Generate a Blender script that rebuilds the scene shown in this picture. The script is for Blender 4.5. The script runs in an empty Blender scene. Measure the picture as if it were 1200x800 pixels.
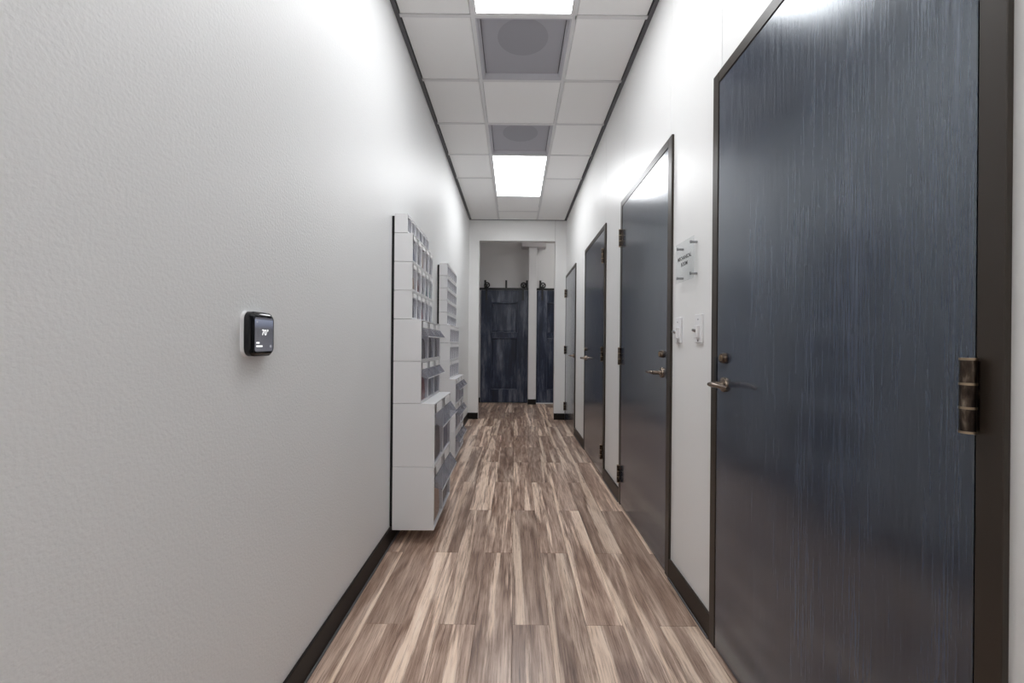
import bpy, bmesh, math, random
from mathutils import Vector, Matrix
R = math.radians
random.seed(7)
C = bpy.context.scene.collection

# ------------------------------------------------------------------ camera, world, exposure
F = 487.0                     # focal length in pixels of the 1200 px frame
EYE = 1.155
cam_d = bpy.data.cameras.new('camera')
cam_d.sensor_fit = 'HORIZONTAL'; cam_d.sensor_width = 36.0
cam_d.lens = F / 1200 * 36.0
cam_d.shift_x = -3.0 / 1200; cam_d.shift_y = 3.3 / 1200
cam_d.clip_start = 0.02
cam = bpy.data.objects.new('camera', cam_d); C.objects.link(cam)
cam.location = (0, 0, EYE); cam.rotation_euler = (math.pi / 2, -R(0.5), 0)
bpy.context.scene.camera = cam

world = bpy.data.worlds.new('world'); bpy.context.scene.world = world
world.use_nodes = True
world.node_tree.nodes['Background'].inputs[0].default_value = (0.8, 0.85, 0.95, 1)
world.node_tree.nodes['Background'].inputs[1].default_value = 0.3
vs = bpy.context.scene.view_settings
vs.view_transform = 'Standard'; vs.look = 'None'; vs.gamma = 1.0
vs.use_curve_mapping = False
vs.exposure = 0.64
LAMP = 7.5                    # emission strength of the ceiling panels
bpy.context.scene.cycles.max_bounces = 14
bpy.context.scene.cycles.diffuse_bounces = 8
bpy.context.scene.cycles.transparent_max_bounces = 16
bpy.context.scene.cycles.use_denoising = True

# ------------------------------------------------------------------ dimensions
XL, XR = -0.712, 0.784        # wall planes
XF = 0.772                    # face of the door frames
ZC = 3.065                    # ceiling
YE = 6.40                     # end wall with the opening
YB = 8.22                     # back wall of the cross passage
Y0 = -6.0                     # wall behind the camera

# ------------------------------------------------------------------ materials
def mat(name, base=(.8, .8, .8), rough=.5, metal=0., spec=.5):
    m = bpy.data.materials.new(name); m.use_nodes = True
    b = m.node_tree.nodes['Principled BSDF']
    b.inputs['Base Color'].default_value = (*base, 1)
    b.inputs['Roughness'].default_value = rough
    b.inputs['Metallic'].default_value = metal
    b.inputs['Specular IOR Level'].default_value = spec
    return m
def nodes(m): return m.node_tree.nodes, m.node_tree.links, m.node_tree.nodes['Principled BSDF']
def N(m, t, **kw):
    n = m.node_tree.nodes.new(t)
    for k, v in kw.items():
        if k in n.inputs: n.inputs[k].default_value = v
        else: setattr(n, k, v)
    return n
def ramp(m, stops, interp='LINEAR'):
    r = m.node_tree.nodes.new('ShaderNodeValToRGB'); cr = r.color_ramp; cr.interpolation = interp
    while len(cr.elements) < len(stops): cr.elements.new(.5)
    for e, (p, c) in zip(cr.elements, stops):
        e.position = p; e.color = (*c, 1) if len(c) == 3 else c
    return r
def coord(m, scale=(1, 1, 1), out='Object', rnd=0.):
    """object coordinates, stretched, shifted by the object's own random number"""
    ns, ln, b = nodes(m)
    t = N(m, 'ShaderNodeTexCoord'); mp = N(m, 'ShaderNodeMapping'); mp.inputs['Scale'].default_value = scale
    ln.new(t.outputs[out], mp.inputs['Vector'])
    if rnd:
        oi = N(m, 'ShaderNodeObjectInfo'); mu = N(m, 'ShaderNodeMath', operation='MULTIPLY'); mu.inputs[1].default_value = rnd
        ln.new(oi.outputs['Random'], mu.inputs[0]); cb = N(m, 'ShaderNodeCombineXYZ')
        for i in range(3): ln.new(mu.outputs[0], cb.inputs[i])
        ln.new(cb.outputs[0], mp.inputs['Location'])
    return mp
def add_bump(m, vec, scale, dist, detail=2, strength=1.):
    ns, ln, b = nodes(m)
    n = N(m, 'ShaderNodeTexNoise', Scale=scale, Detail=detail)
    ln.new(vec.outputs[0], n.inputs['Vector'])
    bp = N(m, 'ShaderNodeBump', Strength=strength, Distance=dist)
    ln.new(n.outputs['Fac'], bp.inputs['Height']); ln.new(bp.outputs[0], b.inputs['Normal'])
    return bp

# painted drywall with orange-peel texture
M_wall = mat('painted_drywall', (.77, .775, .775), .47)
add_bump(M_wall, coord(M_wall), 125, .0020, 2, .55)
# smooth wall panels
M_panel = mat('wall_panel', (.80, .80, .795), .36)
add_bump(M_panel, coord(M_panel, (1, 1, .15)), 60, .0004, 2, .3)
M_seam = mat('panel_joint', (.16, .16, .165), .7)
M_tile = mat('ceiling_tile', (.88, .88, .88), .85)
add_bump(M_tile, coord(M_tile), 220, .0008, 3, .4)
M_tee = mat('ceiling_tee', (.72, .72, .73), .5)
M_angle = mat('wall_angle', (.13, .13, .14), .6)
M_base = mat('dark_baseboard', (.010, .008, .007), .45, 0., .25)
M_basebr = mat('bronze_baseboard', (.024, .016, .011), .40, 0., .3)
M_toe = mat('grey_floor_bead', (.11, .11, .115), .5)
M_bronze = mat('bronze_frame', (.032, .024, .018), .34, .0, .4)
add_bump(M_bronze, coord(M_bronze), 300, .0003, 2, .3)
M_black = mat('black_metal', (.008, .008, .009), .4)
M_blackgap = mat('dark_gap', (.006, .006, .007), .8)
M_white = mat('white_plastic', (.78, .78, .79), .35)
M_whitebox = mat('white_bin_shell', (.76, .76, .77), .4)
M_label = mat('paper_label', (.9, .9, .9), .6)
M_vent = mat('vent_grey', (.52, .52, .56), .55)
M_ventd = mat('vent_plate', (.40, .40, .44), .6)
M_ventdisc = mat('vent_disc', (.33, .33, .365), .6)

def hinge_metal():
    m = mat('aged_bronze', (.13, .09, .065), .28, 1.)
    ns, ln, b = nodes(m); v = coord(m, (1, 1, .3))
    n = N(m, 'ShaderNodeTexNoise', Scale=90, Detail=4); ln.new(v.outputs[0], n.inputs['Vector'])
    r = ramp(m, [(.35, (.03, .023, .020)), (.55, (.09, .068, .054)), (.75, (.34, .28, .22))]); ln.new(n.outputs['Fac'], r.inputs[0])
    ln.new(r.outputs[0], b.inputs['Base Color'])
    return m
M_hinge = hinge_metal()
M_nickel = mat('satin_bronze', (.27, .215, .175), .22, 1.)
M_brass = mat('brass_rim', (.42, .33, .23), .3, 1.)

def door_wood(name, dark, mid, light, rough, streak, spec=.5, tint=(1, 1, 1), coat=0., spread=.14):
    m = mat(name, mid, rough, 0., spec); ns, ln, b = nodes(m)
    b.inputs['Specular Tint'].default_value = (*tint, 1)
    b.inputs['Coat Weight'].default_value = coat; b.inputs['Coat Roughness'].default_value = .17; b.inputs['Coat IOR'].default_value = 1.6
    v = coord(m, (1, 1, 1), rnd=9.)
    # broad cloudy variation, vertical streaks, fine hairs
    def noise(sc, scale, det, rgh=.6):
        mp = N(m, 'ShaderNodeMapping'); mp.inputs['Scale'].default_value = sc
        ln.new(v.outputs[0], mp.inputs['Vector'])
        n = N(m, 'ShaderNodeTexNoise', Scale=scale, Detail=det, Roughness=rgh)
        ln.new(mp.outputs[0], n.inputs['Vector']); return n
    a = noise((1, 1, .12), 9, 5); f = noise((1, 1, .03), 190, 4, .75); c = noise((1, 1, .5), 3, 3)
    def mix(x, y, fac, bt='MIX'):
        k = N(m, 'ShaderNodeMix', data_type='FLOAT'); k.inputs[0].default_value = fac
        ln.new(x, k.inputs[2]); ln.new(y, k.inputs[3]); return k.outputs[0]
    h = mix(mix(a.outputs['Fac'], f.outputs['Fac'], streak), c.outputs['Fac'], .22)
    r = ramp(m, [(.5 - spread, dark), (.5, mid), (.5 + spread * 1.1, light)]); ln.new(h, r.inputs[0])
    ln.new(r.outputs[0], b.inputs['Base Color'])
    rr = N(m, 'ShaderNodeMapRange'); rr.inputs[1].default_value = .35; rr.inputs[2].default_value = .65
    rr.inputs[3].default_value = rough - .05; rr.inputs[4].default_value = rough + .07
    ln.new(f.outputs['Fac'], rr.inputs[0]); ln.new(rr.outputs[0], b.inputs['Roughness'])
    bp = N(m, 'ShaderNodeBump', Strength=.35, Distance=.0004); ln.new(f.outputs['Fac'], bp.inputs['Height'])
    ln.new(bp.outputs[0], b.inputs['Normal'])
    return m
M_door = door_wood('navy_stained_door', (.014, .018, .028), (.027, .037, .060), (.070, .088, .125), .20, .68, 1.0, (.80, .91, 1.0), .5)
M_barn = door_wood('distressed_navy_wood', (.003, .006, .018), (.009, .019, .052), (.22, .24, .30), .40, .42, spread=.115)
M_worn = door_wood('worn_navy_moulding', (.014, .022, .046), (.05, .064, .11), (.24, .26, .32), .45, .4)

def floor_wood():
    m = mat('wood_look_plank', (.3, .2, .15), .30, 0., .6); ns, ln, b = nodes(m)
    v = coord(m, (1, 1, 1), rnd=37.)
    def noise(sc, scale, det, rgh=.55, dist=0.):
        mp = N(m, 'ShaderNodeMapping'); mp.inputs['Scale'].default_value = sc
        ln.new(v.outputs[0], mp.inputs['Vector'])
        n = N(m, 'ShaderNodeTexNoise', Scale=scale, Detail=det, Roughness=rgh, Distortion=dist)
        ln.new(mp.outputs[0], n.inputs['Vector']); return n.outputs['Fac']
    def fmix(a, c, f):
        k = N(m, 'ShaderNodeMix', data_type='FLOAT'); k.inputs[0].default_value = f
        ln.new(a, k.inputs[2]); ln.new(c, k.inputs[3]); return k.outputs[0]
    broad = noise((1, .065, 1), 17, 4, .6, .8)       # cloudy flow of the heartwood
    fine = noise((1, .032, 1), 190, 6, .75)           # hair-fine pores
    # growth rings: contour lines of a stretched noise field
    field = noise((1, .16, 1), 7, 2, .45, .6)
    mul = N(m, 'ShaderNodeMath', operation='MULTIPLY'); mul.inputs[1].default_value = 34.; ln.new(field, mul.inputs[0])
    sn = N(m, 'ShaderNodeMath', operation='SINE'); ln.new(mul.outputs[0], sn.inputs[0])
    rg = N(m, 'ShaderNodeMapRange'); rg.inputs[1].default_value = -1; rg.inputs[2].default_value = 1; ln.new(sn.outputs[0], rg.inputs[0])
    h = fmix(fmix(broad, fine, .46), rg.outputs[0], .08)
    hr = ramp(m, [(.33, (.12, .074, .057)), (.43, (.25, .170, .134)), (.53, (.41, .305, .250)), (.66, (.64, .51, .43))]); ln.new(h, hr.inputs[0])
    # sapwood: long pale streaks with an uneven edge
    sap = fmix(noise((1, .04, 1), 12, 4, .55, .5), fine, .12)
    sm = ramp(m, [(.522, (0, 0, 0)), (.578, (1, 1, 1))]); ln.new(sap, sm.inputs[0])
    sc = ramp(m, [(.33, (.50, .37, .285)), (.5, (.76, .61, .505)), (.7, (.90, .77, .66))]); ln.new(h, sc.inputs[0])
    mx = N(m, 'ShaderNodeMix', data_type='RGBA'); ln.new(sm.outputs[0], mx.inputs[0])
    ln.new(hr.outputs[0], mx.inputs[6]); ln.new(sc.outputs[0], mx.inputs[7])
    oi = N(m, 'ShaderNodeObjectInfo'); rr = N(m, 'ShaderNodeMapRange'); rr.inputs[3].default_value = .90; rr.inputs[4].default_value = 1.24
    ln.new(oi.outputs['Random'], rr.inputs[0])
    pr = ramp(m, [(.33, (.50, .44, .41)), (.47, (1, 1, 1))]); ln.new(fine, pr.inputs[0])
    mp_ = N(m, 'ShaderNodeMix', data_type='RGBA', blend_type='MULTIPLY'); mp_.inputs[0].default_value = .75
    ln.new(mx.outputs[2], mp_.inputs[6]); ln.new(pr.outputs[0], mp_.inputs[7])
    hs = N(m, 'ShaderNodeHueSaturation', Saturation=1.18); ln.new(mp_.outputs[2], hs.inputs['Color']); ln.new(rr.outputs[0], hs.inputs['Value'])
    ln.new(hs.outputs[0], b.inputs['Base Color'])
    bp = N(m, 'ShaderNodeBump', Strength=.3, Distance=.0004); ln.new(fine, bp.inputs['Height']); ln.new(bp.outputs[0], b.inputs['Normal'])
    return m
M_floor = floor_wood()
M_subfloor = mat('subfloor', (.05, .035, .028), .7)

def emit(name, col, s):
    m = bpy.data.materials.new(name); m.use_nodes = True; nt = m.node_tree; nt.nodes.clear()
    e = nt.nodes.new('ShaderNodeEmission'); e.inputs[0].default_value = (*col, 1); e.inputs[1].default_value = s
    o = nt.nodes.new('ShaderNodeOutputMaterial'); nt.links.new(e.outputs[0], o.inputs[0]); return m
M_lamp = emit('lit_diffuser', (.97, .985, 1.0), LAMP)

def clear(name, tint, fac, rough=.12):
    """thin clear plastic: see-through with a tint plus a glossy skin"""
    m = bpy.data.materials.new(name); m.use_nodes = True; nt = m.node_tree; nt.nodes.clear()
    t = nt.nodes.new('ShaderNodeBsdfTransparent'); t.inputs[0].default_value = (*tint, 1)
    p = nt.nodes.new('ShaderNodeBsdfPrincipled'); p.inputs['Base Color'].default_value = (.5, .5, .53, 1); p.inputs['Roughness'].default_value = rough
    mx = nt.nodes.new('ShaderNodeMixShader'); mx.inputs[0].default_value = fac
    o = nt.nodes.new('ShaderNodeOutputMaterial')
    nt.links.new(t.outputs[0], mx.inputs[1]); nt.links.new(p.outputs[0], mx.inputs[2]); nt.links.new(mx.outputs[0], o.inputs[0])
    return m
M_bin = clear('clear_bin_plastic', (.94, .94, .96), .13)
M_flap = clear('smoky_flap_plastic', (.78, .78, .82), .30, .15)
M_acrylic = clear('clear_acrylic', (.97, .98, .98), .10, .04)
M_inner = mat('bin_interior', (.62, .62, .65), .7)

# ------------------------------------------------------------------ mesh helpers
def BM(): return bmesh.new()
def box(bm, x0, x1, y0, y1, z0, z1, bev=0., seg=1):
    vs_ = [bm.verts.new((x, y, z)) for x in (x0, x1) for y in (y0, y1) for z in (z0, z1)]
    q = [(0, 1, 3, 2), (4, 6, 7, 5), (0, 4, 5, 1), (2, 3, 7, 6), (0, 2, 6, 4), (1, 5, 7, 3)]
    fs = [bm.faces.new([vs_[i] for i in f]) for f in q]
    if bev:
        es = list({e for f in fs for e in f.edges})
        bmesh.ops.bevel(bm, geom=es, offset=bev, segments=seg, profile=.5, affect='EDGES')
    return vs_
def prism(bm, pts, axis, a, b):
    """extrude a polygon; axis 0/1/2 is the extrusion axis, pts run over the other two axes in order"""
    def P(p, t):
        l = list(p); l.insert(axis, t); return bm.verts.new(l)
    A = [P(p, a) for p in pts]; B = [P(p, b) for p in pts]; n = len(pts)
    bm.faces.new(A); bm.faces.new(B[::-1])
    for i in range(n): bm.faces.new((A[i], B[i], B[(i + 1) % n], A[(i + 1) % n]))
def cyl(bm, p0, p1, r0, r1=None, seg=20, rings=None):
    p0, p1 = Vector(p0), Vector(p1); d = (p1 - p0)
    prof = rings or [(0, r0), (1, r0 if r1 is None else r1)]
    z = d.normalized(); x = z.orthogonal().normalized(); y = z.cross(x)
    loops = []
    for t, r in prof:
        loops.append([bm.verts.new(p0 + d * t + (x * math.cos(2 * math.pi * i / seg) + y * math.sin(2 * math.pi * i / seg)) * r) for i in range(seg)])
    for A, B in zip(loops, loops[1:]):
        for i in range(seg): bm.faces.new((A[i], A[(i + 1) % seg], B[(i + 1) % seg], B[i]))
    bm.faces.new(loops[0][::-1]); bm.faces.new(loops[-1])
def tube(bm, pts, radii, seg=12, sy=1.):
    pts = [Vector(p) for p in pts]; loops = []
    up = Vector((0, 0, 1))
    for i, p in enumerate(pts):
        d = (pts[min(i + 1, len(pts) - 1)] - pts[max(i - 1, 0)]).normalized()
        s = d.cross(up).normalized(); u = s.cross(d)
        loops.append([bm.verts.new(p + s * math.cos(2 * math.pi * k / seg) * radii[i] + u * math.sin(2 * math.pi * k / seg) * radii[i] * sy) for k in range(seg)])
    for A, B in zip(loops, loops[1:]):
        for k in range(seg): bm.faces.new((A[k], A[(k + 1) % seg], B[(k + 1) % seg], B[k]))
    bm.faces.new(loops[0][::-1]); bm.faces.new(loops[-1])
def ring(bm, c, axis, R0, r, seg=28, sub=8):
    c = Vector(c); z = Vector(axis).normalized(); x = z.orthogonal().normalized(); y = z.cross(x); L = []
    for i in range(seg):
        a = 2 * math.pi * i / seg; d = x * math.cos(a) + y * math.sin(a)
        L.append([bm.verts.new(c + d * (R0 + r * math.cos(2 * math.pi * k / sub)) + z * r * math.sin(2 * math.pi * k / sub)) for k in range(sub)])
    for i in range(seg):
        A, B = L[i], L[(i + 1) % seg]
        for k in range(sub): bm.faces.new((A[k], A[(k + 1) % sub], B[(k + 1) % sub], B[k]))
def mesh_of(name, bm, m, smooth=False, off=None):
    if off is not None: bmesh.ops.translate(bm, vec=-Vector(off), verts=bm.verts)
    bmesh.ops.recalc_face_normals(bm, faces=bm.faces)
    me = bpy.data.meshes.new(name); bm.to_mesh(me); bm.free(); me.materials.append(m)
    if smooth:
        me.shade_smooth()
        me.set_sharp_from_angle(angle=R(35))
    return me
def origin(o):
    v = Vector((0, 0, 0))
    while o is not None: v += o.location; o = o.parent
    return v
def obj(name, bm, m, parent=None, smooth=False, loc=None, label=None):
    """bm is in world coordinates; the mesh is stored relative to the parent (or to loc)"""
    off = origin(parent) if parent else Vector(loc or (0, 0, 0))
    o = bpy.data.objects.new(name, mesh_of(name, bm, m, smooth, off)); C.objects.link(o)
    if parent: o.parent = parent
    elif loc: o.location = loc
    if label: o['label'] = label
    return o
def tag(o, label, cat, group=None, kind=None):
    o['label'] = label
    if cat: o['category'] = cat
    if group: o['group'] = group
    if kind: o['kind'] = kind
    return o
def thing(name, label, cat, loc, group=None, kind=None):
    o = bpy.data.objects.new(name, None); C.objects.link(o); o.location = loc; o.empty_display_size = .05
    return tag(o, label, cat, group, kind)
def struct(o): o['kind'] = 'structure'; return o
def link_copy(name, me, parent, loc):
    o = bpy.data.objects.new(name, me); C.objects.link(o); o.parent = parent; o.location = Vector(loc) - origin(parent); return o

# ------------------------------------------------------------------ floor
b = BM(); box(b, -2.7, 2.7, Y0 - .1, YB + .15, -.10, -.006)
floor = struct(obj('floor', b, M_subfloor))
PW, PL = .152, 1.182
b = BM(); box(b, -PW / 2 + .0005, PW / 2 - .0005, -PL / 2 + .0006, PL / 2 - .0006, -.006, 0, .0009)
plank_me = mesh_of('plank', b, M_floor)
for k in range(-11, 12):
    start = 1.713 if k % 2 == 0 else 1.713 + PL / 2
    n0 = math.floor((Y0 - start) / PL)
    y = start + n0 * PL
    while y < YB:
        if -5 <= k <= 5 or y + PL > YE - .05:
            yc = y + PL / 2
            if yc + PL / 2 < YB + .15 + PL * .4 :
                link_copy('plank', plank_me, floor, ((k + .5) * PW, yc, 0))
        y += PL

# ------------------------------------------------------------------ walls
b = BM(); box(b, XL - .10, XL, Y0, YE + .12, 0, ZC + .25)
struct(obj('wall_left', b, M_wall))
b = BM(); box(b, XL - .1, XR + .12, Y0 - .1, Y0, 0, ZC + .25)
struct(obj('wall_behind', b, M_wall))
b = BM(); box(b, XR + .016, XR + .12, Y0, YE + .12, 0, ZC + .25)
wall_right = struct(obj('wall_right', b, M_seam))
# door openings: (far frame edge, far inner, near inner, near frame edge)
DOORS = [(1.632, 1.590, .695, .655), (3.057, 3.012, 2.110, 2.062), (4.615, 4.570, 3.620, 3.570), (6.340, 6.298, 5.360, 5.318)]
ZH, ZT = 2.163, 2.205
G = .0014
edges = [Y0]
for d in DOORS: edges += [d[2], d[1]]
edges.append(YE)
for i in range(0, len(edges) - 1):
    y0, y1 = edges[i] + G, edges[i + 1] - G
    b = BM()
    box(b, XR, XR + .016, y0, y1, (ZH if i % 2 else 0.0), ZC + .02, .0012)
    obj('panel', b, M_panel, wall_right)

# end wall: left jamb and header one board, right jamb a board of its own
OL, OR, OT = -.557, .612, 2.747
b = BM()
prism(b, [(XL, 0), (OL, 0), (OL, OT), (OR, OT), (OR, ZC + .25), (XL, ZC + .25)], 1, YE, YE + .12)
wall_back = struct(obj('wall_back', b, M_panel))
b = BM(); box(b, OR + .003, XR + .016, YE, YE + .12, 0, ZC + .25, .0012); obj('panel', b, M_panel, wall_back)
b = BM(); box(b, OR, OR + .003, YE + .004, YE + .12, OT, ZC + .25); obj('joint', b, M_seam, wall_back)
# cross passage beyond the opening
ZP = 3.55
M_far = mat('passage_paint', (.74, .74, .745), .55)
b = BM(); box(b, -2.7, 2.7, YB, YB + .1, 0, ZP); struct(obj('wall_far', b, M_far))
b = BM(); box(b, -2.7, -2.6, YE + .12, YB, 0, ZP); struct(obj('wall_far_left', b, M_far))
b = BM(); box(b, 2.6, 2.7, YE + .12, YB, 0, ZP); struct(obj('wall_far_right', b, M_far))
b = BM(); box(b, -2.7, XL - .1, YE, YE + .12, 0, ZP); box(b, XR + .12, 2.7, YE, YE + .12, 0, ZP); box(b, XL - .1, XR + .12, YE, YE + .12, ZC + .25, ZP)
struct(obj('wall_far_front', b, M_far))
b = BM(); box(b, -2.7, 2.7, YE, YB + .1, ZP, ZP + .1); struct(obj('ceiling_far', b, M_far))

# ------------------------------------------------------------------ ceiling: tees, tiles
b = BM(); box(b, XL - .1, XR + .12, Y0, YE, ZC + .20, ZC + .25)
ceiling = struct(obj('ceiling', b, M_seam))
TX0, TX1 = -.261, .333
SP = .593
YT = 2.425
TW = .024
rows = [YT + SP * k for k in range(-14, 7)]           # cross lines
rows = [y for y in rows if y > Y0 + .1]
yl = [Y0] + rows + [YE]
ANG = .025
def tile(x0, x1, y0, y1):
    b = BM(); g = .0140
    box(b, x0 + g, x1 - g, y0 + g, y1 - g, ZC + .003, ZC + .018, .002)
    obj('tile', b, M_tile, ceiling)
def tee(x0, x1, y0, y1):
    b = BM(); box(b, x0, x1, y0, y1, ZC, ZC + .006, .0008)
    box(b, (x0 + x1) / 2 - .004 if x1 - x0 < .05 else x0, (x0 + x1) / 2 + .004 if x1 - x0 < .05 else x1,
        (y0 + y1) / 2 - .004 if y1 - y0 < .05 else y0, (y0 + y1) / 2 + .004 if y1 - y0 < .05 else y1, ZC + .006, ZC + .035)
    obj('tee_bar', b, M_tee, ceiling)
for x in (TX0, TX1): tee(x - TW / 2, x + TW / 2, Y0, YE - ANG)
LONG = round((4.797 - YT) / SP)
def near(y, t): return abs(y - t) < .05
lights = [(YT - 2 * SP, YT), (YT + 3 * SP, YT + 5 * SP), (YT - 7 * SP, YT - 5 * SP), (YT - 12 * SP, YT - 10 * SP)]
vents = [(YT, YT + SP), (YT + 2 * SP, YT + 3 * SP)]
for side in (0, 1):
    x0, x1 = (XL + ANG - .006, TX0) if side == 0 else (TX1, XR - ANG + .006)
    ys = [y for y in yl if not (YT + 4.5 * SP < y < YE - .01)]
    for a, c in zip(ys, ys[1:]): tile(x0, x1, a, c)
    for y in ys[1:-1]: tee(x0, x1 - 0, y - TW / 2, y + TW / 2) if side else tee(x0, TX0 - TW / 2, y - TW / 2, y + TW / 2)
for a, c in zip(yl, yl[1:]):
    m_ = (a + c) / 2
    if not any(p < m_ < q for p, q in lights + vents): tile(TX0, TX1, a, c)
for y in rows:
    if not any(p + .05 < y < q - .05 for p, q in lights): tee(TX0 + TW / 2, TX1 - TW / 2, y - TW / 2, y + TW / 2)
# dark angle where ceiling meets walls
for nm, (x0, x1, y0, y1) in (('trim_1', (XL, XL + ANG, Y0, YE)), ('trim_2', (XR - ANG, XR, Y0, YE)), ('trim_3', (XL + ANG, XR - ANG, YE - .02, YE))):
    b = BM(); box(b, x0, x1, y0, y1, ZC - .002, ZC + .03, .001)
    struct(obj(nm, b, M_angle))
# light panels
for (y0, y1), lab in zip(lights, ('nearer lit white ceiling panel at the top edge of the photo',
                                  'farther lit white ceiling panel near the end of the hallway',
                                  'lit white ceiling panel just behind the camera', 'lit white ceiling panel far behind the camera')):
    t = thing('ceiling_light', lab, 'ceiling light', ((TX0 + TX1) / 2, (y0 + y1) / 2, ZC), 'ceiling light panels')
    x0, x1 = TX0 + TW / 2, TX1 - TW / 2; a, c = y0 + TW / 2, y1 - TW / 2
    b = BM(); w = .012
    for q in ((x0, x0 + w, a, c), (x1 - w, x1, a, c), (x0 + w, x1 - w, a, a + w), (x0 + w, x1 - w, c - w, c)): box(b, *q, ZC + .001, ZC + .035, .001)
    obj('frame', b, M_white, t)
    b = BM(); box(b, x0 + w, x1 - w, a + w, c - w, ZC + .008, ZC + .012); obj('diffuser', b, M_lamp, t)
    b = BM(); box(b, x0 + w, x1 - w, a + w, c - w, ZC + .026, ZC + .034); obj('housing', b, M_white, t)
# air vents: framed pan with a perforated plate and the duct opening showing through as a disc
for (y0, y1), lab in zip(vents, ('larger looking grey square ceiling air vent beside the nearer light panel',
                                 'grey square ceiling air vent adjoining the farther light panel')):
    x0, x1 = TX0 + TW / 2, TX1 - TW / 2; a, c = y0 + TW / 2, y1 - TW / 2
    t = thing('ceiling_vent', lab, 'air vent', ((x0 + x1) / 2, (a + c) / 2, ZC), 'ceiling air vents')
    b = BM(); w = .010
    for q in ((x0, x0 + w, a, c), (x1 - w, x1, a, c), (x0 + w, x1 - w, a, a + w), (x0 + w, x1 - w, c - w, c)): box(b, *q, ZC + .001, ZC + .030, .001)
    obj('frame', b, M_vent, t)
    # sloped pan sides
    b = BM(); h = .028; s = .040
    o4 = [(x0 + w, a + w), (x1 - w, a + w), (x1 - w, c - w), (x0 + w, c - w)]
    i4 = [(x0 + w + .015, a + w + .015), (x1 - w - .015, a + w + .015), (x1 - w - .015, c - w - .015), (x0 + w + .015, c - w - .015)]
    O = [b.verts.new((*p, ZC + .003)) for p in o4]; I = [b.verts.new((*p, ZC + .003 + h)) for p in i4]
    O2 = [b.verts.new((*p, ZC + .006)) for p in o4]; I2 = [b.verts.new((*p, ZC + .006 + h)) for p in i4]
    for k in range(4):
        j = (k + 1) % 4
        b.faces.new((O[k], O[j], I[j], I[k])); b.faces.new((O2[k], I2[k], I2[j], O2[j])); b.faces.new((O[k], O2[k], O2[j], O[j])); b.faces.new((I[k], I[j], I2[j], I2[k]))
    obj('pan', b, M_vent, t)
    b = BM(); box(b, x0 + w + .02, x1 - w - .02, a + w + .02, c - w - .02, ZC + .030, ZC + .034); obj('perforated_plate', b, M_ventd, t)
    b = BM(); cyl(b, ((x0 + x1) / 2, (a + c) / 2 - .09, ZC + .0295), ((x0 + x1) / 2, (a + c) / 2 - .09, ZC + .032), .160, seg=48)
    obj('duct_disc', b, M_ventdisc, t)

# ------------------------------------------------------------------ baseboards
BH = .098
def base(nm, x0, x1, y0, y1, m, toe):
    b = BM(); box(b, x0, x1, y0, y1, 0, BH, .0015)
    o = struct(obj(nm, b, m))
    if toe:
        b = BM(); box(b, *toe, 0, .010, .002); obj('floor_bead', b, M_toe, o)
base('baseboard_left', XL, XL + .011, Y0, YE - .012, M_base, (XL + .011, XL + .018, Y0, YE - .018))
base('baseboard_back_left', XL + .0, OL, YE - .011, YE, M_base, None)
base('baseboard_back_right', OR, XR - .0, YE - .011, YE, M_base, None)
segs = [(Y0, DOORS[0][3]), (DOORS[0][0], DOORS[1][3]), (DOORS[1][0], DOORS[2][3]), (DOORS[2][0], DOORS[3][3])]
for i, (y0, y1) in enumerate(segs):
    base('baseboard_right_%d' % (i + 1), XR - .011, XR, y0, y1, M_basebr, (XR - .017, XR - .011, y0 + .003, y1 - .003))

# ------------------------------------------------------------------ flush doors in bronze frames
def hinge(parent, y, z, side):
    """knuckle stands proud of the frame where slab and jamb meet"""
    r = .0105; L = .120; xc = XF - .013
    b = BM()
    box(b, XF - .013, XF + .003, y - .0065, y + .0005, z - L / 2 + .002, z + L / 2 - .002, .0006)
    for k in range(3):
        z0 = z - L / 2 + L * k / 3; z1 = z0 + L / 3 - .0012
        cyl(b, (xc, y, z0), (xc, y, z1), r, seg=20)
    h = obj('hinge', b, M_hinge, parent, True)
    b = BM()
    for zz in (z - L / 2 - .003, z - L / 6 - .0025, z + L / 6 - .0025, z + L / 2 - .001): cyl(b, (xc, y, zz), (xc, y, zz + .004), r * 1.08, seg=20)
    obj('pin_ring', b, M_brass, h, True, label='brass coloured rings between hinge knuckles')
def lever(parent, y, z, side):
    """side=+1: lever points away from the camera, -1: towards it"""
    xf = XF + .002
    b = BM()
    cyl(b, (xf, y, z), (xf - .012, y, z), .027, rings=[(0, .027), (.55, .027), (.8, .0255), (1, .021)], seg=32)
    h = obj('door_handle', b, M_nickel, parent, True)
    b = BM()
    cyl(b, (xf - .010, y, z), (xf - .052, y, z), .0105, rings=[(0, .013), (.2, .0105), (1, .0105)], seg=20)
    tube(b, [(xf - .052, y - .010 * side, z), (xf - .054, y + .01 * side, z + .001), (xf - .055, y + .045 * side, z + .001), (xf - .053, y + .085 * side, z - .001), (xf - .048, y + .112 * side, z - .003)],
         [.009, .0115, .0095, .0085, .0065], 14, .85)
    obj('lever', b, M_nickel, h, True)
def deadbolt(parent, y, z):
    xf = XF + .002
    b = BM(); cyl(b, (xf, y, z), (xf - .016, y, z), .020, rings=[(0, .020), (.35, .020), (1, .0165)], seg=28)
    d = obj('deadbolt', b, M_hinge, parent, True)
    b = BM(); cyl(b, (xf - .015, y, z), (xf - .018, y, z), .0115, seg=24); box(b, xf - .020, xf - .017, y - .0015, y + .0015, z - .007, z + .007)
    obj('key_cylinder', b, M_brass, d, True, label='brass key cylinder')
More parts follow.
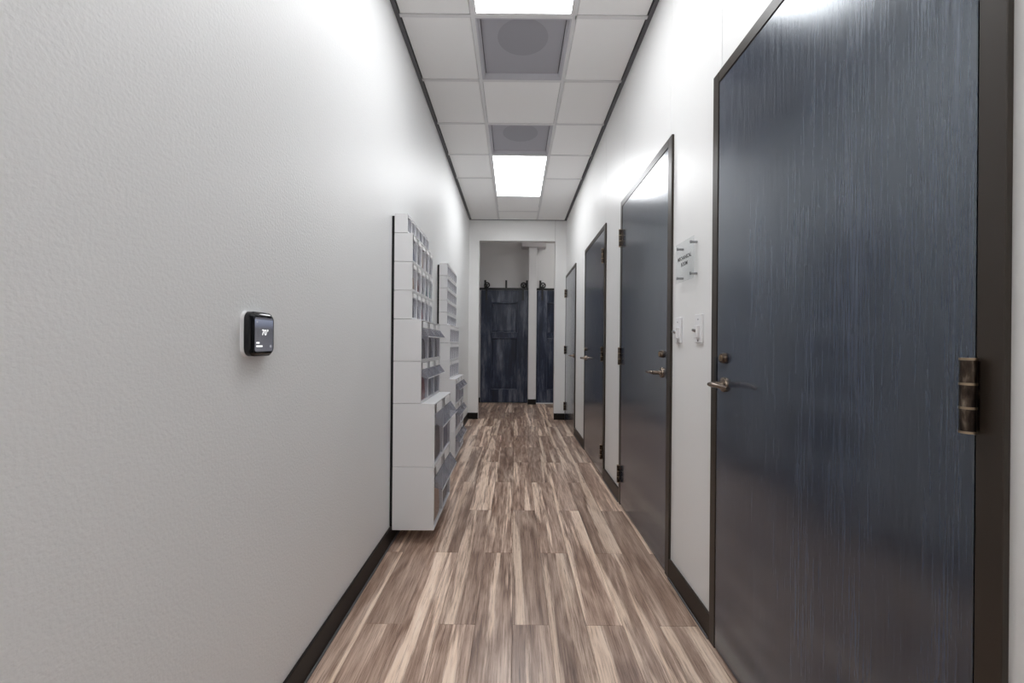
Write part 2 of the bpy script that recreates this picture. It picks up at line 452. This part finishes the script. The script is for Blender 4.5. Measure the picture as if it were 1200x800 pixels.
def door(n, dims, hinge_near, label, bolt):
    yfo, yfi, yni, yno = dims
    t = thing('door_%d' % n, label, 'door', (XF, (yfi + yni) / 2, 0), None, 'structure')
    b = BM()
    for y0, y1 in ((yfi, yfo), (yno, yni)): box(b, XF, XR, y0, y1, 0, ZT, .0012)
    box(b, XF, XR, yni, yfi, ZH, ZT, .0012)
    # rebate behind the face
    box(b, XR, XR + .014, yfi - .0005, yfi + .002, 0, ZH); box(b, XR, XR + .014, yni - .002, yni + .0005, 0, ZH)
    obj('door_frame', b, M_bronze, t)
    b = BM(); box(b, XR + .001, XR + .015, yni, yfi, 0.001, ZH - .001); obj('dark_stop', b, M_blackgap, t, label='black gap around the door leaf')
    b = BM(); box(b, XF + .002, XR + .0005, yni + .004, yfi - .004, .008, ZH - .004, .0012)
    obj('door_leaf', b, M_door, t)
    yh = yni if hinge_near else yfi; s = -1 if hinge_near else 1
    zs = (1.93, 1.076, .225)
    for z in zs: hinge(t, yh, z, s)
    yl_ = (yfi - .064) if hinge_near else (yni + .064)
    lever(t, yl_, 1.014, -1 if hinge_near else 1)
    if bolt: deadbolt(t, yl_, 1.111)
    ys = yfi if hinge_near else yni
    b = BM(); box(b, XF - .0012, XF + .004, ys - .003 if hinge_near else ys - .014, ys + .014 if hinge_near else ys + .003, .985, 1.115, .0008)
    obj('strike_plate', b, M_black, t, label='black strike plate on the jamb')
door(1, DOORS[0], True, 'nearest navy stained flush door, filling the right of the photo', True)
door(2, DOORS[1], False, 'second navy flush door from the camera, left of the clear wall sign', True)
door(3, DOORS[2], True, 'third navy flush door from the camera, its lever on the far side', True)
door(4, DOORS[3], False, 'farthest flush door on the right wall, beside the end opening', False)

# ------------------------------------------------------------------ barn doors, rail, column at the end
YD = 8.175
def barn(x0, x1, label):
    t = thing('barn_door', label, 'door', ((x0 + x1) / 2, YD, 0), None)
    z0, z1 = .012, 2.215; s = .20; yb, yf = YD + .040, YD
    b = BM()
    box(b, x0, x0 + s, yf, yb, z0, z1, .003); box(b, x1 - s, x1, yf, yb, z0, z1, .003)
    obj('stile', b, M_barn, t)
    for a, c in ((z0, z0 + .25), (1.285, 1.38), (z1 - .235, z1)):
        b = BM(); box(b, x0 + s, x1 - s, yf + .001, yb, a, c, .003); obj('rail', b, M_barn, t)
    for a, c in ((z0 + .25, 1.285), (1.38, z1 - .235)):
        b = BM(); box(b, x0 + s, x1 - s, yf + .026, yb - .004, a, c)
        # raised field and moulding round the panel
        m_ = .035
        box(b, x0 + s + m_, x1 - s - m_, yf + .016, yf + .03, a + m_, c - m_, .006)
        if c - a > .7:
            pass
        obj('panel', b, M_barn, t)
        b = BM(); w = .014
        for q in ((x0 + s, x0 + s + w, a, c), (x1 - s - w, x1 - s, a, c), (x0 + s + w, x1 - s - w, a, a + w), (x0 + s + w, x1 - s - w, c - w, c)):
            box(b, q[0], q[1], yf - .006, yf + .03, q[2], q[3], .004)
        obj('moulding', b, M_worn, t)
    for xc in (x0 + .105, x1 - .105):
        b = BM(); box(b, xc - .020, xc + .020, yf - .006, yf, 2.02, 2.30, .002)
        for zz in (2.05, 2.13): cyl(b, (xc, yf - .006, zz), (xc, yf - .012, zz), .009, seg=12)
        h = obj('hanger', b, M_black, t)
        yw = yf - .018
        b = BM(); ring(b, (xc + .010, yw, 2.315), (0, 1, 0), .047, .0125); cyl(b, (xc + .010, yw - .012, 2.315), (xc + .010, yf - .004, 2.315), .016, seg=14)
        for k in range(3):
            a = k * 2 * math.pi / 3 + .5
            cyl(b, (xc + .010, yw, 2.315), (xc + .010 + .045 * math.cos(a), yw, 2.315 + .045 * math.sin(a)), .007, seg=8)
        obj('wheel', b, M_black, h, True)
    return t
barn(-.665, .262, 'distressed navy sliding barn door left of the white column')
barn(.432, 1.36, 'distressed navy sliding barn door right of the white column, partly hidden')
def rail_set(x0, x1, xs, label):
    b = BM(); box(b, x0, x1, YD + .030, YD + .036, 2.222, 2.268, .002)
    t = thing('barn_door_rail', label, 'rail', ((x0 + x1) / 2, YB, 2.245), 'flat barn door rails')
    obj('track', b, M_black, t)
    for x in xs:
        b = BM(); box(b, x - .019, x + .019, YD + .036, YD + .040, 2.225, 2.42, .001); box(b, x - .019, x + .019, YD + .040, YB, 2.225, 2.27); box(b, x - .019, x + .019, YD + .040, YB, 2.385, 2.42)
        obj('bracket', b, M_black, t)
rail_set(-.72, .262, (-.59, -.175, .235), 'black barn door rail above the left door')
rail_set(.42, 1.45, (.50, .92, 1.34), 'black barn door rail right of the white column')
# white column with a box head
M_colw = mat('column_white', (.82, .82, .83), .4); M_head = mat('column_head_grey', (.62, .60, .61), .6)
col = thing('column', 'slim white square column between the two barn doors', 'column', (.341, 8.08, 0), None)
b = BM(); box(b, .265, .417, 8.02, 8.13, 0, 3.033, .003); obj('shaft', b, M_colw, col)
b = BM(); box(b, .125, .590, 7.99, YB, 3.033, 3.17, .004); obj('head', b, M_head, col)
b = BM(); box(b, .262, .420, 8.008, 8.02, 0, .098, .002); obj('skirting', b, M_base, col, label='black skirting at the foot')
b = BM(); box(b, -.90, -.672, YB - .012, YB, 0, .098, .002); struct(obj('baseboard_far', b, M_base))
b = BM(); box(b, .42, 1.4, 8.12, 8.165, 0, .012, .002); struct(obj('trim_4', b, M_white))

# ------------------------------------------------------------------ tip-out bin units on the left wall
XB = XL + .016
W = .60
PK = [(.55, .40, .28), (.30, .12, .10), (.10, .32, .28), (.20, .22, .30), (.55, .50, .42), (.08, .22, .20), (.26, .25, .25), (.35, .10, .12)]
PKM = [mat('packet_%s' % n, c, .5) for n, c in zip(('tan', 'maroon', 'teal', 'slate', 'cream', 'green', 'grey', 'red'), PK)]
PKN = ('tan', 'maroon', 'teal', 'slate', 'cream', 'dark green', 'grey', 'red')
ORD = ('nearest', 'second', 'third', 'fourth', 'farthest')
def unit_meshes(n, h, d, flap):
    """meshes of one bin unit in local coordinates: x out of the wall, y along it, z up"""
    th = .006; cw = (W - 2 * th) / n; S = {}
    b = BM()
    for y in (0, W - th): box(b, 0, d, y, y + th, .0005, h - .0018, .001)
    box(b, 0, th, th, W - th, 0.0005, h - .0018); box(b, th, d, th, W - th, .0005, .009); box(b, th, d, th, W - th, h - .008, h - .0018)
    S['shell'] = mesh_of('shell', b, M_whitebox)
    b = BM(); box(b, d - .075 if d > .1 else d - .05, d - .001, -.0035, .0035, .009, h - .008, .001)
    S['divider'] = mesh_of('divider', b, M_whitebox)
    top = h - (.070 if n == 2 else .055 if n == 3 else .045 if n == 5 else .030)
    g = .005
    b = BM()
    # tray: slanted clear front, two sides and bottom
    zf0, zf1 = .014, top
    prism(b, [(d - .010, zf0), (d - .006, zf0), (d - .001, zf1), (d - .005, zf1)], 1, -cw / 2 + g, cw / 2 - g)
    S['bin'] = mesh_of('bin', b, M_bin)
    b = BM(); box(b, d * .35, d * .35 + .003, -cw / 2 + g, cw / 2 - g, zf0, h - .012); S['inner'] = mesh_of('inner', b, M_inner)
    b = BM()
    lw = cw * (.27 if n < 6 else .36)
    box(b, d - .004, d + .001, -lw, lw, top + .008, h - .012, .001)
    S['label'] = mesh_of('bin_label', b, M_label)
    if flap:
        L, ang = flap
        b = BM(); dx, dz = L * math.cos(ang), -L * math.sin(ang); zt = top + .004
        prism(b, [(d, zt), (d + .002, zt + .003), (d + dx + .002, zt + dz + .002), (d + dx, zt + dz)], 1, -cw / 2 + .008, cw / 2 - .008)
        S['flap'] = mesh_of('flap', b, M_flap)
        b = BM()
        prism(b, [(d, zt), (d + dx, zt + dz), (d, zt + dz * .8)], 1, -.001, .001)
        S['flap_side'] = mesh_of('flap_side', b, M_flap)
        b = BM(); cyl(b, (d + dx, -cw / 2 + .008, zt + dz), (d + dx, cw / 2 - .008, zt + dz), .003, seg=8)
        S['lip'] = mesh_of('lip', b, M_white)
    S['cw'] = cw; S['th'] = th
    return S
SPEC = {2: (.365, .240, (.085, R(56))), 3: (.2425, .160, (.062, R(52))), 5: (.1655, .105, None), 6: (.113, .076, None)}
SM = {n: unit_meshes(n, *v) for n, v in SPEC.items()}
def unit(n, y, z, label, group):
    S = SM[n]; h, d, fl = SPEC[n]
    t = thing('bin_unit', label, 'storage bins', (XB, y, z), group)
    def put(nm, me, p, loc):
        o = bpy.data.objects.new(nm, me); C.objects.link(o); o.parent = p; o.location = loc; return o
    put('shell', S['shell'], t, (0, 0, 0))
    for i in range(1, n): put('divider', S['divider'], t, (0, S['th'] + S['cw'] * i, 0))
    for i in range(n):
        yc = S['th'] + S['cw'] * (i + .5)
        bn = put('bin', S['bin'], t, (0, yc, 0))
        put('bin_back', S['inner'], bn, (0, 0, 0))
        put('bin_label', S['label'], bn, (0, 0, 0))
        if fl:
            f = put('flap', S['flap'], bn, (0, 0, 0)); put('flap_side', S['flap_side'], bn, (0, S['cw'] / 2 - .009, 0)); put('flap_side', S['flap_side'], bn, (0,   .009 - S['cw'] / 2, 0)); put('lip', S['lip'], bn, (0, 0, 0))
            f['label'] = 'smoky grey slanted flap'
    return t
T1, T2 = 2.39, 3.81
Z1 = [(2, .080), (2, .445), (3, .810), (3, 1.0525), (5, 1.295), (5, 1.4605), (5, 1.626), (6, 1.7915)]
L1 = ['white two-bin storage unit at the bottom of the nearer stack', 'white two-bin unit with a bare white top ledge, second from bottom of the nearer stack',
      'lower white three-bin unit with slanted flaps in the nearer stack', 'upper white three-bin unit with slanted flaps in the nearer stack',
      'lowest white five-bin unit in the nearer stack, above the flapped bins', 'middle white five-bin unit in the nearer stack', 'top white five-bin unit in the nearer stack',
      'small white six-bin unit at the very top of the nearer stack']
b = BM(); box(b, XL, XB, T1 + .004, T1 + W - .004, .10, 1.89, .002)  # dark board stands in for the shadow strip between bins and wall
tag(obj('gap_shadow_board', b, M_blackgap, loc=(XL, T1 + .3, 1.0)), 'dark board standing in for the shadow behind the nearer stack of bins', 'board')
for (n, z), lab in zip(Z1, L1): unit(n, T1, z, lab, 'bin units of the nearer stack')
z = .105; Z2 = []
for n in (3, 3, 3, 5, 5, 5, 6, 6, 6, 6, 6): Z2.append((n, z)); z += SPEC[n][0]
L2 = ['bottom white three-bin unit of the farther stack', 'middle white three-bin unit of the farther stack', 'top white three-bin unit with a white ledge in the farther stack',
      'lowest white five-bin unit of the farther stack', 'middle white five-bin unit of the farther stack', 'top white five-bin unit of the farther stack',
      'lowest of the small six-bin units in the farther stack', 'second from lowest small six-bin unit in the farther stack', 'middle small six-bin unit in the farther stack',
      'second from top small six-bin unit in the farther stack', 'topmost small six-bin unit in the farther stack']
b = BM(); box(b, XL, XB, T2 + .004, T2 + W - .004, .12, 1.88, .002)  # same painted shadow strip, behind the farther bins
tag(obj('gap_shadow_board', b, M_blackgap, loc=(XL, T2 + .3, 1.0)), 'dark board standing in for the shadow behind the farther stack of bins', 'board')
for (n, z), lab in zip(Z2, L2): unit(n, T2, z, lab, 'bin units of the farther stack')
# packets standing in the clear bins of the nearer stack
cols = {(3, 2): (1, 6, 6), (3, 3): (6, 6, 6), (5, 4): (6, 6, 7, 3, 6), (5, 5): (0, 1, 6, 5, 2), (5, 6): (3, 6, 0, 6, 6), (2, 0): (0, 6), (2, 1): (6, 3)}
wh = {0: 'bottom two-bin unit', 1: 'ledge-topped two-bin unit', 2: 'lower three-bin unit', 3: 'upper three-bin unit', 4: 'lowest five-bin unit', 5: 'middle five-bin unit', 6: 'top five-bin unit'}
for (n, idx), cs in cols.items():
    h, d, fl = SPEC[n]; S = SM[n]; z0 = Z1[idx][1] + .0095
    for i, c in enumerate(cs):
        yc = T1 + S['th'] + S['cw'] * (i + .5); pw = S['cw'] * .36; ph = h * random.uniform(.50, .62)
        x0 = XB + d * .35 + .006; x1 = XB + d - .016
        b = BM(); pts = [(x0, z0), (x1, z0), (x1 + .002, z0 + ph * .3), (x1 - .004, z0 + ph * .9), (x1 - .012, z0 + ph), (x1 - .018, z0 + ph), (x0, z0 + ph * .3)]
        prism(b, pts, 1, yc - pw, yc + pw)
        bmesh.ops.bevel(b, geom=b.edges[:], offset=.002, segments=1, affect='EDGES')
        o_ = ('near', 'far') if n == 2 else ('nearest', 'middle', 'farthest') if n == 3 else ORD
        tag(obj('packet', b, PKM[c], loc=(x0, yc, z0)), '%s packet in the %s bin of the %s, nearer stack' % (PKN[c], o_[i], wh[idx]), 'packet', 'packets in the clear bins')

# ------------------------------------------------------------------ thermostat
def text_mesh(s, size, m, name, parent, origin_, xdir, ydir, ext=.0003, align='CENTER', bold=0.):
    cu = bpy.data.curves.new(name, 'FONT'); cu.body = s; cu.size = size; cu.align_x = align; cu.align_y = 'CENTER'; cu.extrude = ext; cu.offset = bold
    cu.resolution_u = 3
    tmp = bpy.data.objects.new(name, cu); C.objects.link(tmp)
    dg = bpy.context.evaluated_depsgraph_get(); dg.update()
    me = bpy.data.meshes.new_from_object(tmp.evaluated_get(dg)); bpy.data.objects.remove(tmp)
    x, y = Vector(xdir), Vector(ydir); zz = x.cross(y)
    Mx = Matrix((x, y, zz)).transposed().to_4x4(); Mx.translation = Vector(origin_) - origin(parent)
    me.transform(Mx); me.materials.clear(); me.materials.append(m)
    o = bpy.data.objects.new(name, me); C.objects.link(o); o.parent = parent; return o
def rrect(y0, y1, z0, z1, r, seg=6):
    pts = []
    for cy, cz, a0 in ((y1 - r, z1 - r, 0), (y0 + r, z1 - r, 90), (y0 + r, z0 + r, 180), (y1 - r, z0 + r, 270)):
        for k in range(seg + 1):
            a = R(a0 + 90 * k / seg); pts.append((cy + r * math.cos(a), cz + r * math.sin(a)))
    return pts
def loft(bm, layers):
    L = [[bm.verts.new((x, y, z)) for y, z in p] for x, p in layers]; n = len(L[0])
    for A, B in zip(L, L[1:]):
        for i in range(n): bm.faces.new((A[i], A[(i + 1) % n], B[(i + 1) % n], B[i]))
    bm.faces.new(L[0]); bm.faces.new(L[-1][::-1])
ty0, ty1, tz0, tz1 = 1.079, 1.188, 1.117, 1.236
M_gloss = mat('black_gloss', (.006, .006, .007), .12)
th = thing('thermostat', 'black rounded wall thermostat with a lit screen reading 70', 'thermostat', (XL, (ty0 + ty1) / 2, (tz0 + tz1) / 2))
b = BM(); loft(b, [(XL, rrect(ty0 - .002, ty1 + .002, tz0 - .002, tz1 + .002, .024)), (XL + .009, rrect(ty0 - .002, ty1 + .002, tz0 - .002, tz1 + .002, .024))])
obj('back_plate', b, M_white, th, True, label='white back plate')
b = BM(); loft(b, [(XL + .009, rrect(ty0, ty1, tz0, tz1, .022)), (XL + .021, rrect(ty0, ty1, tz0, tz1, .022)), (XL + .0275, rrect(ty0 + .007, ty1 - .007, tz0 + .007, tz1 - .007, .017)),
                   (XL + .0285, rrect(ty0 + .010, ty1 - .010, tz0 + .010, tz1 - .010, .015))])
case = obj('case', b, M_gloss, th, True)
def screen_mat():
    m = mat('thermostat_screen', (.02, .02, .022), .1); ns, ln, b = nodes(m)
    t = N(m, 'ShaderNodeTexCoord'); s = N(m, 'ShaderNodeSeparateXYZ'); ln.new(t.outputs['Generated'], s.inputs[0])
    r = ramp(m, [(.0, (.085, .085, .10)), (.66, (.065, .065, .075)), (.78, (.10, .11, .15)), (.93, (.16, .18, .24)), (.95, (.07, .07, .085))]); ln.new(s.outputs['Z'], r.inputs[0])
    ln.new(r.outputs[0], b.inputs['Emission Color']); b.inputs['Emission Strength'].default_value = .9
    return m
b = BM(); loft(b, [(XL + .0283, rrect(ty0 + .014, ty1 - .014, tz0 + .013, tz1 - .015, .006)), (XL + .0292, rrect(ty0 + .014, ty1 - .014, tz0 + .013, tz1 - .015, .006))])
obj('screen', b, screen_mat(), th, label='lit dark grey screen')
M_txt = emit('screen_white', (1, 1, 1), .95)
cy = (ty0 + ty1) / 2 + .004; cz = (tz0 + tz1) / 2
text_mesh('70°', .022, M_txt, 'reading', th, (XL + .0294, cy, cz + .004), (0, 1, 0), (0, 0, 1), .0001)
sy = ty0 + .020
b = BM(); box(b, XL + .0292, XL + .0296, sy, sy + .013, cz - .0255, cz - .0215); box(b, XL + .0292, XL + .0296, sy, sy + .026, cz - .0345, cz - .0305)
obj('status_lines', b, M_txt, th)
M_dimtxt = emit('screen_grey', (.5, .5, .55), .5)
b = BM(); ring(b, (XL + .0294, ty1 - .025, cz - .033), (1, 0, 0), .0028, .0009, 14, 6); obj('gear_icon', b, M_dimtxt, th)
b = BM(); box(b, XL + .0292, XL + .0295, sy + .001, sy + .005, cz + .030, cz + .034); obj('corner_icon', b, M_dimtxt, th)

# ------------------------------------------------------------------ clear sign on standoffs
sg = thing('room_sign', 'clear acrylic sign reading MECHANICAL ROOM on four standoffs', 'sign', (XR, 1.865, 1.535))
xs = XR - .024
b = BM(); box(b, xs - .0015, xs + .0015, 1.770, 1.962, 1.445, 1.627, .0008); obj('plate', b, M_acrylic, sg)
M_chrome = mat('standoff_steel', (.32, .32, .33), .3, 1.)
for yy in (1.793, 1.938):
    for zz in (1.468, 1.604):
        b = BM(); cyl(b, (XR, yy, zz), (xs - .006, yy, zz), .0055, seg=16); cyl(b, (xs - .0015, yy, zz), (xs - .006, yy, zz), .007, seg=16)
        obj('standoff', b, M_chrome, sg, True)
M_ink = mat('black_vinyl', (.01, .01, .01), .5)
text_mesh('MECHANICAL', .0235, M_ink, 'lettering', sg, (xs - .002, 1.865, 1.551), (0, -1, 0), (0, 0, 1), .0002, bold=.0006)
text_mesh('ROOM', .0235, M_ink, 'lettering', sg, (xs - .002, 1.865, 1.522), (0, -1, 0), (0, 0, 1), .0002, bold=.0006)

# ------------------------------------------------------------------ two wall switches
for yn, lab in ((1.722, 'white wall switch nearer the big navy door'), (1.943, 'white wall switch farther from the big navy door')):
    t = thing('light_switch', lab, 'switch', (XR, yn + .035, 1.228), 'wall switches under the sign')
    z0, z1 = 1.167, 1.289
    b = BM(); box(b, XR - .009, XR, yn, yn + .070, z0, z1, .003, 2); obj('cover_plate', b, M_white, t)
    b = BM(); box(b, XR - .022, XR - .008, yn + .017, yn + .053, z0 + .022, z0 + .074, .003, 2); hs = obj('switch_body', b, M_white, t)
    b = BM(); cyl(b, (XR - .020, yn + .035, z0 + .052), (XR - .034, yn + .035, z0 + .056), .006, rings=[(0, .0075), (.4, .006), (1, .005)], seg=14)
    obj('switch_knob', b, M_chrome, hs, True, label='small grey metal knob')
    b = BM()
    for zz in (z0 + .010, z1 - .022): cyl(b, (XR - .0085, yn + .035, zz), (XR - .0105, yn + .035, zz), .0035, seg=10)
    obj('screw', b, M_chrome, t)
# ------------------------------------------------------------------ unseen lamp added to brighten the cross passage
t = thing('ceiling_light', 'added square lit panel brightening the cross passage, out of view', 'ceiling light', (1.6, 7.3, ZP), 'ceiling light panels')
b = BM(); box(b, 1.28, 1.92, 6.98, 7.62, ZP - .02, ZP, .002); obj('frame', b, M_white, t)
b = BM(); box(b, 1.3, 1.9, 7.0, 7.6, ZP - .024, ZP - .021); obj('diffuser', b, emit('passage_fill_lamp', (1, .98, .95), 9.0), t)
